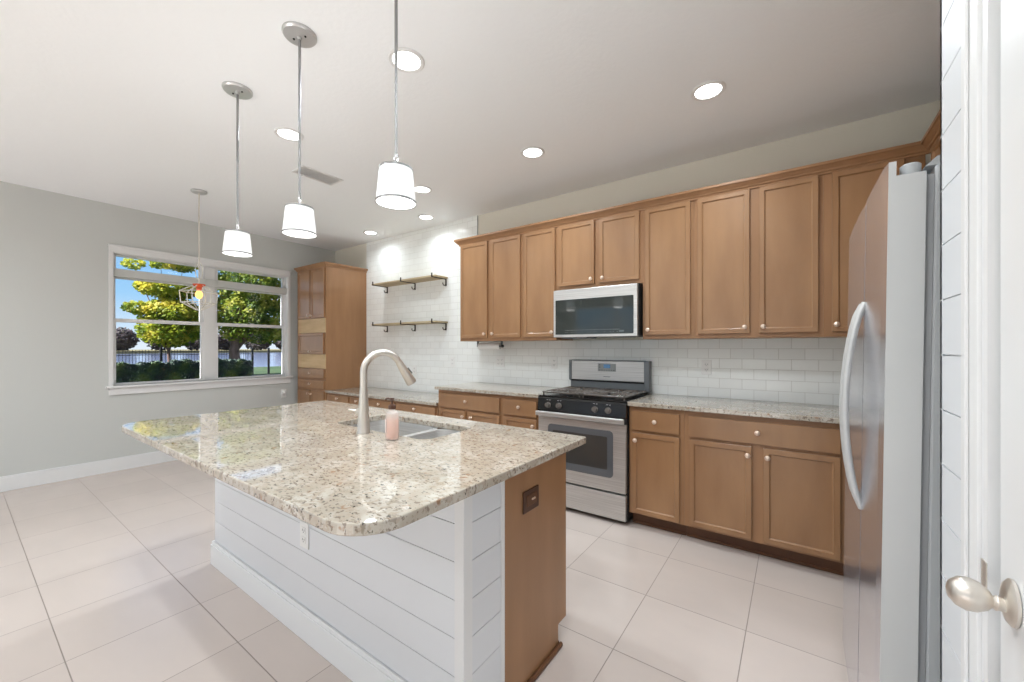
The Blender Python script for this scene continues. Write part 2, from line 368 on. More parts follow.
# ------------------------------------------------------------------ cabinets
def knob_bm(bm):
    lathe(bm, [(0, 0), (.009, 0), (.006, .004), (.006, .011), (.0125, .014), (.0155, .019), (.0150, .024), (.009, .028), (0, .029)], n=18, axis='-Y')
KNOB_ME = None
def add_knob(parent, x, y, z):
    global KNOB_ME
    if KNOB_ME is None:
        o = mk('knob', KNOB, parent, knob_bm, smooth=True); KNOB_ME = o.data
    else:
        o = bpy.data.objects.new('knob', KNOB_ME); C.objects.link(o); o.parent = parent
    o.location = (x, y, z); return o
def door_bm(bm, x0, x1, z0, z1, y, th=.0195, rail=.040, flat=False):
    bx(bm, x0, x1, y, y+th, z0, z1, .0018)
    if not flat:
        f = max((f for f in bm.faces if f.normal.y < -.9), key=lambda f: f.calc_area())
        bmesh.ops.inset_region(bm, faces=[f], thickness=rail, depth=0)
        bmesh.ops.inset_region(bm, faces=[f], thickness=.003, depth=-.006)
        bmesh.ops.inset_region(bm, faces=[f], thickness=.007, depth=-.0035)
def front(root, kind, x0, x1, z0, z1, depth, knob=None, m=None):
    bm = bmesh.new(); bm.normal_update()
    door_bm(bm, x0, x1, z0, z1, -depth-.020, flat=(kind == 'drawer'))
    o = obj(kind, bm, m or WOOD, root)
    if knob: add_knob(o, knob[0], -depth-.0201, knob[1])
    return o
def cabinet(name, label, x0, x1, depth, z0, z1, fronts, toe=0, ywall=3.4895, cat='cabinet', loc=None, rot=(0, 0, 0)):
    r = thing(name, label, cat, loc or (x0, ywall, 0), rot)
    W = x1-x0-.0006
    bm = bmesh.new(); zb = z0+toe
    bx(bm, 0, W, -depth, 0, zb, z1, .001)
    obj('body', bm, WOODX, r)
    if toe:
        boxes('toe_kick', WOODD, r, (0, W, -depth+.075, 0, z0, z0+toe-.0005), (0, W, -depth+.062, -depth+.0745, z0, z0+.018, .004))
    for (k, a, b, c, d, kn) in fronts:
        front(r, k, a-x0, b-x0, c, d, depth, (kn[0]-x0, kn[1]) if kn else None)
    return r
UD = .3225
def upper(label, x0, x1, fronts, z0=1.377): return cabinet('wall_cabinet', label, x0, x1, UD, z0, 2.44, fronts)
ZB, ZT = 1.408, 2.388
upper('two-door wooden wall cabinet at the left end beside the open shelves', -2.925, -2.125, [('door', -2.905, -2.545, ZB, ZT, (-2.573, 1.448)), ('door', -2.50, -2.14, ZB, ZT, (-2.469, 1.448))])
upper('narrow single-door wall cabinet just left of the microwave', -2.125, -1.752, [('door', -2.10, -1.762, ZB, ZT, (-1.787, 1.448))])
upper('short two-door wall cabinet directly above the microwave', -1.752, -.980, [('door', -1.722, -1.385, 1.852, ZT, (-1.408, 1.890)), ('door', -1.338, -1.005, 1.852, ZT, (-1.305, 1.890))], z0=1.8205)
upper('narrow single-door wall cabinet just right of the microwave', -.980, -.605, [('door', -.957, -.628, ZB, ZT, (-.931, 1.448))])
upper('wide two-door wall cabinet over the right counter, white outlet below it', -.605, .145, [('door', -.580, -.252, ZB, ZT, (-.279, 1.450)), ('door', -.197, .120, ZB, ZT, (-.172, 1.450))])
upper('wooden wall cabinet in the corner partly hidden behind the refrigerator top', .145, .598, [('door', .187, .510, ZB, ZT, (.208, 1.452))])
# right wall uppers (turned to face left)
RZ = (0, 0, -PI/2)
cabinet('wall_cabinet', 'wooden wall cabinet on the side wall deep in the corner behind the refrigerator', 0, .75, .38, 1.377, 2.44, [('door', .03, .36, ZB, ZT, (.335, 1.45)), ('door', .40, .73, ZB, ZT, (.425, 1.45))], loc=(.9995, 3.105, 0), rot=RZ)
cabinet('wall_cabinet', 'wooden cabinet mounted over the stainless refrigerator on the side wall', 0, 1.0, .38, 1.86, 2.44, [('door', .03, .48, 1.885, ZT, (.455, 1.93)), ('door', .52, .97, 1.885, ZT, (.545, 1.93))], loc=(.9995, 2.352, 0), rot=RZ)
# crown moulding swept along the cabinet faces
def crown(name, label, path, prof):
    bm = bmesh.new(); n = len(path); rings = []
    for i, (x, y) in enumerate(path):
        def nrm(a, b):
            d = Vector((b[0]-a[0], b[1]-a[1])).normalized(); return Vector((d.y, -d.x))
        ns_ = []
        if i > 0: ns_.append(nrm(path[i-1], path[i]))
        if i < n-1: ns_.append(nrm(path[i], path[i+1]))
        if len(ns_) == 2: v = (ns_[0]+ns_[1]); v = v/(v.dot(ns_[0]))
        else: v = ns_[0]
        rings.append([bm.verts.new((x+v.x*o_, y+v.y*o_, z_)) for o_, z_ in prof])
    for a, b in zip(rings, rings[1:]):
        for k in range(len(prof)):
            j = (k+1) % len(prof); bm.faces.new((a[k], a[j], b[j], b[k]))
    bm.faces.new(rings[0]); bm.faces.new(rings[-1][::-1])
    return tag(obj(name, bm, WOODX), label, 'moulding')
prof = [(0.0008, 2.392), (.010, 2.392), (.012, 2.404), (.020, 2.408), (.024, 2.416), (.034, 2.424), (.044, 2.436), (.050, 2.438), (.050, 2.456), (.0008, 2.456)]
crown('crown_moulding', 'long stepped wooden crown moulding along the top of the wall cabinets', [(-2.925, 3.4885), (-2.925, 3.167), (.6190, 3.167), (.6190, 1.35)], prof)

# base cabinets
BD = .590
cabinet('base_cabinet', 'narrow base cabinet with one drawer and door just right of the stove', -.995, -.615, BD, 0, .8835, [('drawer', -.972, -.644, .712, .850, (-.806, .785)), ('door', -.970, -.644, .110, .692, (-.943, .640))], toe=.098, ywall=3.4892)
cabinet('base_cabinet', 'wide base cabinet with a long drawer over two doors beside the refrigerator', -.615, .235, BD, 0, .8835, [('drawer', -.585, .208, .712, .850, (-.189, .785)), ('door', -.582, -.220, .115, .692, (-.240, .640)), ('door', -.158, .208, .115, .692, (-.136, .640))], toe=.098, ywall=3.4892)
cabinet('base_cabinet', 'plain corner base cabinet hidden behind the refrigerator', .235, .999, BD, 0, .8835, [], toe=.098, ywall=3.4892)
cabinet('base_cabinet', 'base cabinet with a wide drawer over two doors left of the stove', -2.980, -2.160, BD, 0, .8835, [('drawer', -2.955, -2.186, .712, .850, (-2.585, .790)), ('door', -2.955, -2.600, .115, .692, (-2.625, .640)), ('door', -2.545, -2.186, .115, .692, (-2.52, .640))], toe=.098, ywall=3.4892)
cabinet('base_cabinet', 'narrow base cabinet with one drawer just left of the stove', -2.160, -1.765, BD, 0, .8835, [('drawer', -2.133, -1.790, .712, .850, (-1.965, .790)), ('door', -2.133, -1.790, .115, .692, (-1.82, .640))], toe=.098, ywall=3.4892)
for i, (a, b, lb) in enumerate([(-5.05, -4.53, 'low desk cabinet with one drawer beside the tall oven cabinet'), (-4.53, -4.21, 'narrow low desk cabinet partly hidden behind the faucet'), (-4.21, -3.645, 'low desk cabinet under the open shelves, right of the faucet'), (-3.645, -2.986, 'low desk cabinet against the higher counter, under the lower countertop')]):
    cabinet('desk_cabinet', lb, a, b, BD, 0, .7145, [('drawer', a+.025, b-.025, .585, .692, ((a+b)/2, .655)), ('door', a+.025, b-.025, .115, .565, (b-.055, .52))], toe=.098, ywall=3.4892)

# tall cabinet with the empty oven openings panelled over
TC = thing('tall_cabinet', 'tall wooden oven cabinet by the window with pale unfinished panels', 'cabinet', (-5.80, 3.495, 0))
TD = .615; TW = .744
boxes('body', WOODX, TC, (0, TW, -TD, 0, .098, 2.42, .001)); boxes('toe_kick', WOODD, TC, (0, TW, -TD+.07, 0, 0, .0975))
def tfront(kind, x0, x1, z0, z1, knob=None, m=None): return front(TC, kind, x0, x1, z0, z1, TD, knob, m)
tfront('door', .035, .362, 1.712, 2.372, (.335, 1.745)); tfront('door', .388, .722, 1.712, 2.372, (.415, 1.745))
tfront('flap_door', .05, .705, 1.226, 1.500, (.378, 1.255))
a = boxes('filler_panel', MAPLE, TC, (.035, .744, -TD-.008, -TD-.0005, 1.510, 1.700)); a['label'] = 'pale unfinished maple panel'
a = boxes('filler_panel', MAPLE, TC, (.035, .744, -TD-.008, -TD-.0005, 1.030, 1.216)); a['label'] = 'pale unfinished maple panel'
tfront('drawer', .05, .715, .898, 1.018, (.378, .96)); tfront('drawer', .05, .715, .755, .868, (.378, .815))
tfront('door', .035, .362, .125, .725, (.33, .68)); tfront('door', .388, .715, .125, .725, (.42, .68))
crown('crown_moulding', 'short crown moulding around the top of the tall oven cabinet', [(-5.80, 3.4945), (-5.80, 3.495-TD), (-5.80+TW, 3.495-TD), (-5.80+TW, 3.4895)][0:4], [(0.0008, 2.385), (.008, 2.385), (.012, 2.400), (.030, 2.420), (.036, 2.424), (.036, 2.440), (.0008, 2.440)])

# countertops
def slab(name, label, x0, x1, y0, y1, z1, th=.030, r=(.004,)*4, hole=None, m=GRAN, bv=.004):
    bm = bmesh.new()
    def loop(pts, z): 
        v = [bm.verts.new((x, y, z)) for x, y in pts]; return v, [bm.edges.new((v[i], v[(i+1) % len(v)])) for i in range(len(v))]
    if hole:
        v1, e1 = loop(rrect(x0, x1, y0, y1, r, 10), z1); v2, e2 = loop(rrect(*hole, 6), z1)
        bmesh.ops.triangle_fill(bm, use_beauty=True, use_dissolve=False, edges=e1+e2)
        fs = list(bm.faces)
        ex = bmesh.ops.extrude_face_region(bm, geom=fs)
        for v in ex['geom']:
            if isinstance(v, bmesh.types.BMVert): v.co.z -= th
    else:
        prism(bm, rrect(x0, x1, y0, y1, r, 8), 'Z', z1-th, z1)
    bmesh.ops.recalc_face_normals(bm, faces=bm.faces)
    if bv:
        es = [e_ for e_ in bm.edges if len(e_.link_faces) == 2 and e_.calc_face_angle(0) > 1.2 and abs(e_.verts[0].co.z-e_.verts[1].co.z) < 1e-5]
        bmesh.ops.bevel(bm, geom=es, offset=bv, segments=2, affect='EDGES', profile=.5)
    return tag(obj(name, bm, m), label, 'countertop')
slab('countertop', 'speckled granite countertop between the stove and the refrigerator', -.997, .999, 2.860, 3.4895, .914)
slab('countertop', 'short granite countertop on the left side of the stove', -3.000, -1.762, 2.860, 3.4895, .914)
slab('countertop', 'lower granite desk countertop beneath the open shelves', -5.052, -2.983, 2.865, 3.4895, .745)

# ------------------------------------------------------------------ island
IX0, IX1, IY0, IY1 = -2.87, -.845, .93, 1.615
ISL = thing('kitchen_island', 'white shiplap kitchen island with a brown wooden end panel', 'kitchen island', (0, 0, 0))
SPY = 1.145   # where wood takes over from white on the end
def island_body(bm):
    bx(bm, IX0+.02, -2.03, SPY+.002, IY1-.02, .100, .8835); bx(bm, -1.25, IX1-.02, SPY+.002, IY1-.02, .100, .8835)
    bx(bm, -2.03, -1.25, SPY+.002, IY1-.02, .100, .68); bx(bm, -2.03, -1.25, IY1-.06, IY1-.02, .68, .8835)
    bx(bm, IX0+.02, IX1-.02, SPY+.002, IY1-.085, .0005, .0995)
mk('cabinet_body', WOODX, ISL, island_body)
def endp(bm):
    prism(bm, [(SPY+.001, 0.0005), (IY1-.075, .0005), (IY1-.075, .0985), (IY1-.002, .0985), (IY1-.002, .8835), (SPY+.001, .8835)], 'X', IX1-.0195, IX1)
mk('end_panel', WOODX, ISL, endp)
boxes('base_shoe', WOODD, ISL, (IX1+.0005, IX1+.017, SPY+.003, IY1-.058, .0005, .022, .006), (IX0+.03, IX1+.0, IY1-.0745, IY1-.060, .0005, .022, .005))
fx = IX0+.03; nf = 5; fw = (IX1-IX0-.05)/nf
for i in range(nf):
    a = fx+i*fw+.012; b = fx+(i+1)*fw-.012
    r_ = bmesh.new(); door_bm(r_, a, b, .112, .862, IY1-.0195)
    for v in r_.verts: v.co.y = 2*(IY1-.0195)+.0195-v.co.y
    o = obj('door', r_, WOOD, ISL)
    k = add_knob(o, b-.03 if i % 2 == 0 else a+.03, IY1+.0002, .80); k.rotation_euler = (0, 0, PI)
bm = bmesh.new()
PZ = [.005, .139, .261, .383, .505, .627, .749, .8835]
for a, b in zip(PZ, PZ[1:]):
    bx(bm, IX0+.020, IX1-.038, IY0, IY0+.014, a+.0013, b-.0013)
bx(bm, IX0+.020, IX1-.020, IY0+.006, SPY-.003, .0005, .8835)
obj('shiplap_front', bm, SHIP, ISL)
bm = bmesh.new()
for a, b in zip(PZ, PZ[1:]): bx(bm, IX1-.014, IX1, IY0+.040, SPY-.022, a+.0013, b-.0013)
bx(bm, IX1-.0195, IX1-.0142, IY0+.040, SPY-.022, .0005, .8835)
obj('shiplap_end', bm, SHIP, ISL)
boxes('corner_board', TRIM, ISL, (IX1-.037, IX1+.004, IY0-.004, IY0+.039, .0005, .8835, .002), (IX1-.0195, IX1+.002, SPY-.0215, SPY, .0005, .8835, .001), )
bm = bmesh.new()
for a, b in zip(PZ, PZ[1:]): bx(bm, IX0, IX0+.014, IY0+.002, SPY, a+.0013, b-.0013)
bx(bm, IX0+.0145, IX0+.0195, IY0+.002, SPY, .0005, .8835); bx(bm, IX0, IX0+.0195, SPY+.001, IY1-.02, .0005, .8835)
obj('shiplap_left_end', bm, SHIP, ISL)
bm = bmesh.new()
bx(bm, IX0-.016, IX1-.038, IY0-.016, IY0-.0005, .0005, .120, .001); bx(bm, IX0-.016, IX1-.038, IY0-.011, IY0-.0005, .120, .138, .003, 2)
bx(bm, IX0-.016, IX0-.0005, IY0-.0005, SPY, .0005, .138, .001)
obj('baseboard', bm, TRIM, ISL)
slab('island_countertop', 'large speckled granite island top with a double sink cut into it', -2.88, -.755, .50, 1.64, .914, r=(.13, .13, .012, .012), hole=(-1.985, -1.290, 1.175, 1.500, .055))

# outlets
def outlet(label, loc, rot, w=.072, h=.116, double=False, plate=PLATE, slot=SLOT, switch=False):
    t = thing('wall_outlet' if not switch else 'switch_plate', label, 'outlet', loc, rot)
    if double: w = .118
    bm = bmesh.new(); bx(bm, -w/2, w/2, -.006, -.0003, -h/2, h/2, .0022, 2); obj('cover_plate', bm, plate, t)
    for cx_ in ((-.023, .023) if double else (0,)):
        for s in (-1, 1):
            q = mk('socket', plate, t, lambda bm: (bx(bm, cx_-.0165, cx_+.0165, -.0085, -.0062, s*.021-.0145, s*.021+.0145, .001)))
            boxes('slots', slot, q, (cx_-.0085, cx_-.006, -.0090, -.0086, s*.021-.003, s*.021+.007), (cx_+.006, cx_+.0085, -.0090, -.0086, s*.021-.003, s*.021+.007), (cx_-.002, cx_+.002, -.0090, -.0086, s*.021-.010, s*.021-.006))
    return t
outlet('white outlet on the tile above the right counter', (-.576, 3.4898, 1.153), (0, 0, 0))
outlet('wide white double outlet on the tile under the left wall cabinets', (-2.630, 3.4898, 1.155), (0, 0, 0), double=True)
outlet('white outlet on the tile just left of the stove backguard', (-1.955, 3.4898, 1.158), (0, 0, 0))
outlet('white outlet on the tile left of the wall cabinets', (-3.345, 3.4898, 1.14), (0, 0, 0))
outlet('white outlet on the tile behind the faucet spout over the desk', (-4.02, 3.4898, 1.02), (0, 0, 0))
t = outlet('white wall outlet with a plug under the window corner', (XL+.0003, 2.725, .663), (0, 0, PI/2))
mk('night_plug', PLATE, t, lambda bm: lathe(bm, [(0, 0), (.026, 0), (.026, .02), (.018, .032), (0, .034)], (0, -.0092, .02), '-Y', 20), smooth=True)
outlet('white outlet on the white shiplap front of the island', (-1.805, IY0-.0003, .465), (0, 0, 0))
t = thing('island_outlet', 'brown outlet with a switch on the wooden island end', 'outlet', (IX1+.0003, 1.315, .717), (0, 0, PI/2))
boxes('cover_plate', BROWNPL, t, (-.055, .055, -.006, -.0003, -.042, .042, .002, 2)); boxes('rocker', WOODD, t, (-.036, .036, -.009, -.0062, -.020, .024, .002))
boxes('switch_toggle', KNOB, t, (-.006, .018, -.014, -.0092, .000, .008, .0015))

# ------------------------------------------------------------------ sink
SK = thing('kitchen_sink', 'double-bowl undermount stainless steel sink in the granite island', 'sink', (0, 0, 0))
def bowl(name, x0, x1, y0, y1, z0, zt):
    def f_(bm):
        rings = []
        for (ins, z, r) in ((-.018, zt, .06), (0, zt, .052), (.004, zt-.02, .05), (.010, z0+.035, .05), (.018, z0+.012, .045), (.036, z0, .035)):
            rings.append([bm.verts.new((x, y, z)) for x, y in rrect(x0+ins, x1-ins, y0+ins, y1-ins, r, 6)])
        for a, b in zip(rings, rings[1:]):
            for k in range(len(a)): bm.faces.new((a[k], a[(k+1) % len(a)], b[(k+1) % len(a)], b[k]))
        bm.faces.new(rings[-1])
    o = mk(name, STEEL, SK, f_, smooth=True)
    mk('drain', CHROME, o, lambda bm: lathe(bm, [(0, .001), (.018, .001), (.020, .003), (.042, .004), (.044, .001), (.044, 0)], ((x0+x1)/2, (y0+y1)/2, z0+.0005), 'Z', 24), smooth=True)
bowl('left_bowl', -1.983, -1.545, 1.178, 1.497, .70, .8835); bowl('right_bowl', -1.510, -1.292, 1.178, 1.497, .72, .8835)
SK['label'] = 'double-bowl undermount stainless steel sink in the granite island'

# ------------------------------------------------------------------ faucet
FA = thing('kitchen_faucet', 'tall brushed nickel gooseneck faucet with pull-down spray head', 'faucet', (-1.633, 1.112, .9142))
mk('base', NICK, FA, lambda bm: lathe(bm, [(0, 0), (.031, 0), (.031, .006), (.029, .010), (.026, .05), (.0225, .12), (.0175, .20), (.016, .215), (0, .215)], n=28), smooth=True)
def arc_pts():
    d = Vector((.060, .20, 0)).normalized(); P = [Vector((0, 0, .20)), Vector((0, 0, .26)), Vector((0, 0, .278))]
    R_ = .090
    for i in range(1, 15):
        a = PI*i/14*.85
        P.append(Vector((0, 0, .282)) + d*(R_-R_*math.cos(a)) + Vector((0, 0, R_*math.sin(a))))
    return P
AP = arc_pts()
mk('gooseneck', NICK, FA, lambda bm: tube(bm, AP, [.0165]*3+[.0165-.0001*i for i in range(14)], 16), smooth=True)
dl = (AP[-1]-AP[-2]).normalized()
mk('spray_head', NICK, FA, lambda bm: tube(bm, [AP[-1]-dl*.002, AP[-1]+dl*.012, AP[-1]+dl*.05, AP[-1]+dl*.115, AP[-1]+dl*.124], [.0158, .0175, .0205, .026, .0245], 18), smooth=True)
sp_b = AP[-1]+dl*.05
mk('spray_button', DGREY, FA, lambda bm: tube(bm, [sp_b+Vector((.004, .018, .012)), sp_b+dl*.03+Vector((.004, .022, .012))], [.006, .007], 8), smooth=True)
def lever(bm):
    tube(bm, [(-.012, 0, .092), (-.040, 0, .094), (-.050, 0, .095)], [.018, .019, .014], 16)
    tube(bm, [(-.040, -.004, .098), (-.054, -.020, .100), (-.064, -.038, .105)], [.011, .008, .006], 10)
mk('handle', NICK, FA, lever, smooth=True)

# soap
SB = thing('soap_bottle', 'clear plastic bottle of pink soap with a brown pump beside the sink', 'soap dispenser', (-1.418, 1.105, .9145))
CLEAR = mat('clear_plastic', srgb(246, 240, 236), .12, trans=.0, alpha=.36)
PINK = mat('pink_soap', srgb(244, 184, 160), .2)
WHT = mat('label_white', srgb(236, 224, 220), .4)
def oval(o_, sy): 
    for v in o_.data.vertices: v.co.y *= sy
b = mk('bottle', CLEAR, SB, lambda bm: lathe(bm, [(0, .001), (.031, .001), (.034, .006), (.034, .105), (.031, .116), (.016, .124), (.014, .130), (0, .130)], n=28), smooth=True); oval(b, .75)
b = mk('soap', PINK, SB, lambda bm: lathe(bm, [(0, .003), (.029, .003), (.0325, .008), (.0325, .086), (0, .086)], n=28), smooth=True); oval(b, .72)
def lab(bm):
    R_ = .0345; n = 8; a0, a1 = math.radians(205), math.radians(255)
    pts = [(R_*math.cos(a0+(a1-a0)*i/n), R_*math.sin(a0+(a1-a0)*i/n)*.76) for i in range(n+1)]
    vs = [(bm.verts.new((x, y, .03)), bm.verts.new((x, y, .088))) for x, y in pts]
    for p_, q_ in zip(vs, vs[1:]): bm.faces.new((p_[0], q_[0], q_[1], p_[1]))
mk('bottle_label', WHT, SB, lab)
def pump(bm):
    lathe(bm, [(0, .1305), (.0155, .1305), (.0155, .146), (.010, .150), (.005, .152), (.005, .168), (.009, .170), (.009, .178), (0, .178)], n=18)
    tube(bm, [(0, 0, .174), (-.028, -.006, .174), (-.034, -.007, .168)], .0045, 8)
mk('pump', BROWNPL, SB, pump, smooth=True)

# ------------------------------------------------------------------ range
RG = thing('gas_range', 'stainless steel freestanding gas range with black cooktop', 'stove', (-1.7565, 3.485, 0))
RW = .7555; fy = 2.885-3.485   # local y of the body front
boxes('body', BLACKM, RG, (0, RW, fy, -.02, .03, .895, .003), *[(x_, x_+.05, y_, y_+.05, 0.0005, .029) for x_ in (.03, RW-.08) for y_ in (fy+.04, -.12)])
dy = 2.850-3.485
def oven_door(bm):
    bx(bm, .006, RW-.006, dy, fy-.001, .236, .742, .004, 2)
od = mk('oven_door', STEEL, RG, oven_door)
def win(bm, x0, x1, z0, z1, r, y0, y1): prism(bm, rrect(x0, x1, z0, z1, r, 6), 'Y', y0, y1)
wf = mk('window_frame', OVGL, od, lambda bm: win(bm, .100, .655, .337, .687, .03, dy-.003, dy-.0003)); 
mk('window', OVIN, wf, lambda bm: win(bm, .145, .610, .395, .640, .008, dy-.0042, dy-.0031))
def hnd(bm):
    bx(bm, .004, RW-.004, dy-.048, dy-.028, .752, .790, .006, 3)
    for x_ in (.03, RW-.06): bx(bm, x_, x_+.03, dy-.030, dy+.006, .757, .785, .003)
mk('door_handle', STEEL, RG, lambda bm: hnd(bm))
boxes('vent_strip', BLACKM, RG, (.004, RW-.004, dy+.007, fy-.001, .744, .785, .002))
boxes('storage_drawer', STEEL, RG, (.006, RW-.006, dy, fy-.001, .035, .222, .004, 2))
# control panel slanted
mk('control_panel', BLACK, RG, lambda bm: prism(bm, [(dy-.012, .788), (dy-.012, .800), (dy+.004, .888), (dy+.010, .902), (fy+.02, .902), (fy+.02, .788)], 'X', .002, RW-.002))
for kx in (.105, .205, .515, .620):
    k = mk('burner_knob', IRON, RG, lambda bm: (lathe(bm, [(0, 0), (.024, 0), (.024, .006), (.019, .009), (.018, .028), (0, .030)], n=20, axis='-Y'), bx(bm, -.004, .004, -.040, -.028, -.017, .017, .002)), loc=(kx, dy-.005, .838), smooth=True)
    k.rotation_euler = (math.radians(-10), 0, 0)
    boxes('dial_marks', PLATE, RG, (kx-.020, kx-.006, dy+.0008, dy+.0022, .8795, .8810), (kx+.004, kx+.016, dy+.0008, dy+.0022, .8795, .8810))
boxes('cooktop', BLACK, RG, (.0, RW, fy-.022, -.062, .9025, .914, .004, 2))
def grate(x0, x1):
    def f_(bm):
        y0, y1 = fy+.0, -.085; zz0, zz1 = .932, .946
        t_ = .018
        for y_ in (y0, (y0+y1)/2-.006, y1-t_): bx(bm, x0, x1, y_, y_+t_, zz0, zz1, .003)
        for x_ in (x0, x1-t_): bx(bm, x_, x_+t_, y0, y1, zz0, zz1, .003)
        xm = (x0+x1)/2
        for cy_ in ((y0*.75+y1*.25), (y0*.25+y1*.75)):
            for k in range(8):
                a = k*PI/4; d0, d1 = .035, (.16 if k % 2 == 0 else .15)
                ex = max(x0+.005, min(x1-.005, xm+d1*math.cos(a))); ey = max(y0+.005, min(y1-.005, cy_+.125*math.sin(a)))
                tube(bm, [(xm+d0*math.cos(a), cy_+d0*math.sin(a), (zz0+zz1)/2+.002), (ex, ey, (zz0+zz1)/2)], .0085, 6)
        for x_ in (x0+.035, x0+.075, x1-.051, x1-.091): bx(bm, x_, x_+.016, y0, y1, zz0+.001, zz1-.001, .002)
        for x_ in (x0+.004, x1-.014):
            for y_ in (y0+.004, y1-.014): bx(bm, x_, x_+.010, y_, y_+.010, .9145, zz0)
    return f_
for (a, b) in ((.022, .372), (.384, .734)):
    g = mk('grate', IRON, RG, grate(a, b))
for cx_ in (.197, .559):
    for q in (.25, .75):
        cy_ = (fy)*(1-q)+(-.085)*q
        mk('burner', BLACKM, RG, lambda bm: lathe(bm, [(0, .9145), (.052, .9145), (.050, .922), (.040, .924), (.038, .931), (0, .933)], (cx_, cy_, 0), n=24), smooth=True)
# backguard
gb = boxes('backguard', STEEL, RG, (.026, RW-.046, -.068, -.006, 1.012, 1.188, .004, 2))
boxes('end_cap', DGREY, RG, (.0, .0255, -.072, -.004, 1.005, 1.193, .003)); boxes('end_cap', DGREY, RG, (RW-.0455, RW, -.072, -.004, .93, 1.193, .003))
boxes('top_cap', DGREY, RG, (.026, RW-.046, -.071, -.004, 1.1885, 1.196, .002))
boxes('back_riser', DGREY, RG, (.012, RW-.046, -.060, -.006, .9145, .998, .004)); boxes('shadow_gap', BLACKM, RG, (.012, RW-.046, -.066, -.006, .9985, 1.0115))
dp = boxes('display_panel', mat('display_grey', srgb(150, 152, 150), .35, metal=.4), gb, (.292, .462, -.0705, -.0682, 1.095, 1.166, .001))
boxes('lcd_screen', mat('lcd_blue', srgb(70, 104, 138), .2, emit=srgb(90, 130, 170), es=.25), dp, (.348, .410, -.0713, -.0707, 1.125, 1.158))
boxes('buttons', SLOT, dp, *[(.305+.022*i, .317+.022*i, -.0712, -.0707, 1.104, 1.109) for i in range(7)], *[(.305, .317, -.0712, -.0707, 1.125+.014*i, 1.130+.014*i) for i in range(3)])
boxes('nameplate', DGREY, gb, (.345, .410, -.0689, -.0682, 1.044, 1.050))

# ------------------------------------------------------------------ microwave
MW = thing('microwave', 'over-the-range stainless microwave with a dark glass door', 'microwave', (-1.7465, 3.485, 1.398))
MWW = .758
boxes('body', BLACKM, MW, (.004, MWW-.002, -.355, -.0, .004, .418, .003))
m_ = boxes('door', STEEL, MW, (0, MWW-.012, -.388, -.3555, .0, .414, .005, 2))
mk('glass', MWGL, m_, lambda bm: win(bm, .022, MWW-.042, .024, .325, .006, -.3905, -.3882))
def marks(bm):
    random.seed(3); x_ = .12
    while x_ < .60:
        w_ = random.uniform(.004, .014); bx(bm, x_, x_+w_, -.3912, -.3906, .058, .061)
        if random.random() < .8: bx(bm, x_, x_+w_*.7, -.3912, -.3906, .040, .0425)
        x_ += w_+random.uniform(.004, .016)
mk('touch_controls', mat('control_print', srgb(150, 155, 155), .5), m_, marks)
boxes('control_lcd', mat('mw_lcd', srgb(90, 100, 100), .3), m_, (.60, .64, -.3912, -.3906, .038, .052))
boxes('underside_vent', DGREY, MW, (.06, .30, -.34, -.14, -.010, .0035, .002)); boxes('underside_lamp', DGREY, MW, (.45, .65, -.30, -.14, -.004, .0035, .001))

# ------------------------------------------------------------------ refrigerator
FR = thing('refrigerator', 'tall stainless side-by-side refrigerator with long bowed handles', 'refrigerator', (.163, 1.375, 0), (0, math.radians(.74), 0))
FW = .91; FS = .365
bb = boxes('body', FRGREY, FR, (.092, .79, .004, FW-.004, .03, 1.755, .004), (.12, .78, .03, FW-.03, 0.006, .0295))
boxes('gasket', mat('gasket', srgb(168, 170, 172), .6), FR, (.0765, .0915, .012, FS-.010, .07, 1.735), (.0765, .0915, FS+.010, FW-.012, .07, 1.735))
def fdoor(y0, y1):
    def f_(bm):
        n = 8; poly = []
        for i in range(n+1):
            t_ = i/n; y_ = y0+(y1-y0)*t_
            g_ = (y_-FW/2)/(FW/2); xx = .004*(g_*g_) + (.004 if i in (0, n) else 0)
            poly.append((xx, y_))
        poly += [(.076, y1), (.076, y0)]
        prism(bm, poly, 'Z', .055, 1.742)
        lip = poly[:n+1]+[(.022, y1), (.022, y0)]
        prism(bm, lip, 'Z', 1.742, 1.778)
    return f_
d1 = mk('refrigerator_door', STEELF, FR, fdoor(0, FS-.004)); d2 = mk('freezer_door', STEELF, FR, fdoor(FS+.004, FW))
mk('door_side', FRSIDE, d1, lambda bm: prism(bm, [(.0075, .056), (.0755, .056), (.0755, 1.741), (.0215, 1.741), (.0215, 1.777), (.0075, 1.777)], 'Y', -.0022, -.0002))
for dd, y_ in ((d1, FS-.034), (d2, FS+.034)):
    def hb(bm):
        P = []
        for i in range(17):
            t_ = i/16; z_ = .79+(1.455-.79)*t_
            P.append((.002-.045*math.sin(PI*t_)**.68, y_, z_))
        tube(bm, P, [.011]+[.0135]*15+[.011], 12, flat=(.75, 1.0))
    h_ = mk('handle', FRSIDE, dd, hb, smooth=True)
def hinge(bm, y_):
    lathe(bm, [(0, 0), (.020, 0), (.020, .026), (.015, .030), (0, .030)], (.052, y_, 1.7432), n=20)
for y_ in (.030, FW-.035):
    mk('hinge', FRGREY, FR, lambda bm: hinge(bm, y_), smooth=True)
    mk('hinge_cover', FRGREY, FR, lambda bm: prism(bm, [(.0745, 1.7557), (.095, 1.776), (.13, 1.787), (.22, 1.787), (.24, 1.7557)], 'Y', y_-.02, y_+.045))
boxes('base_grille', DGREY, FR, (.085, .0915, .02, FW-.02, .031, .062))

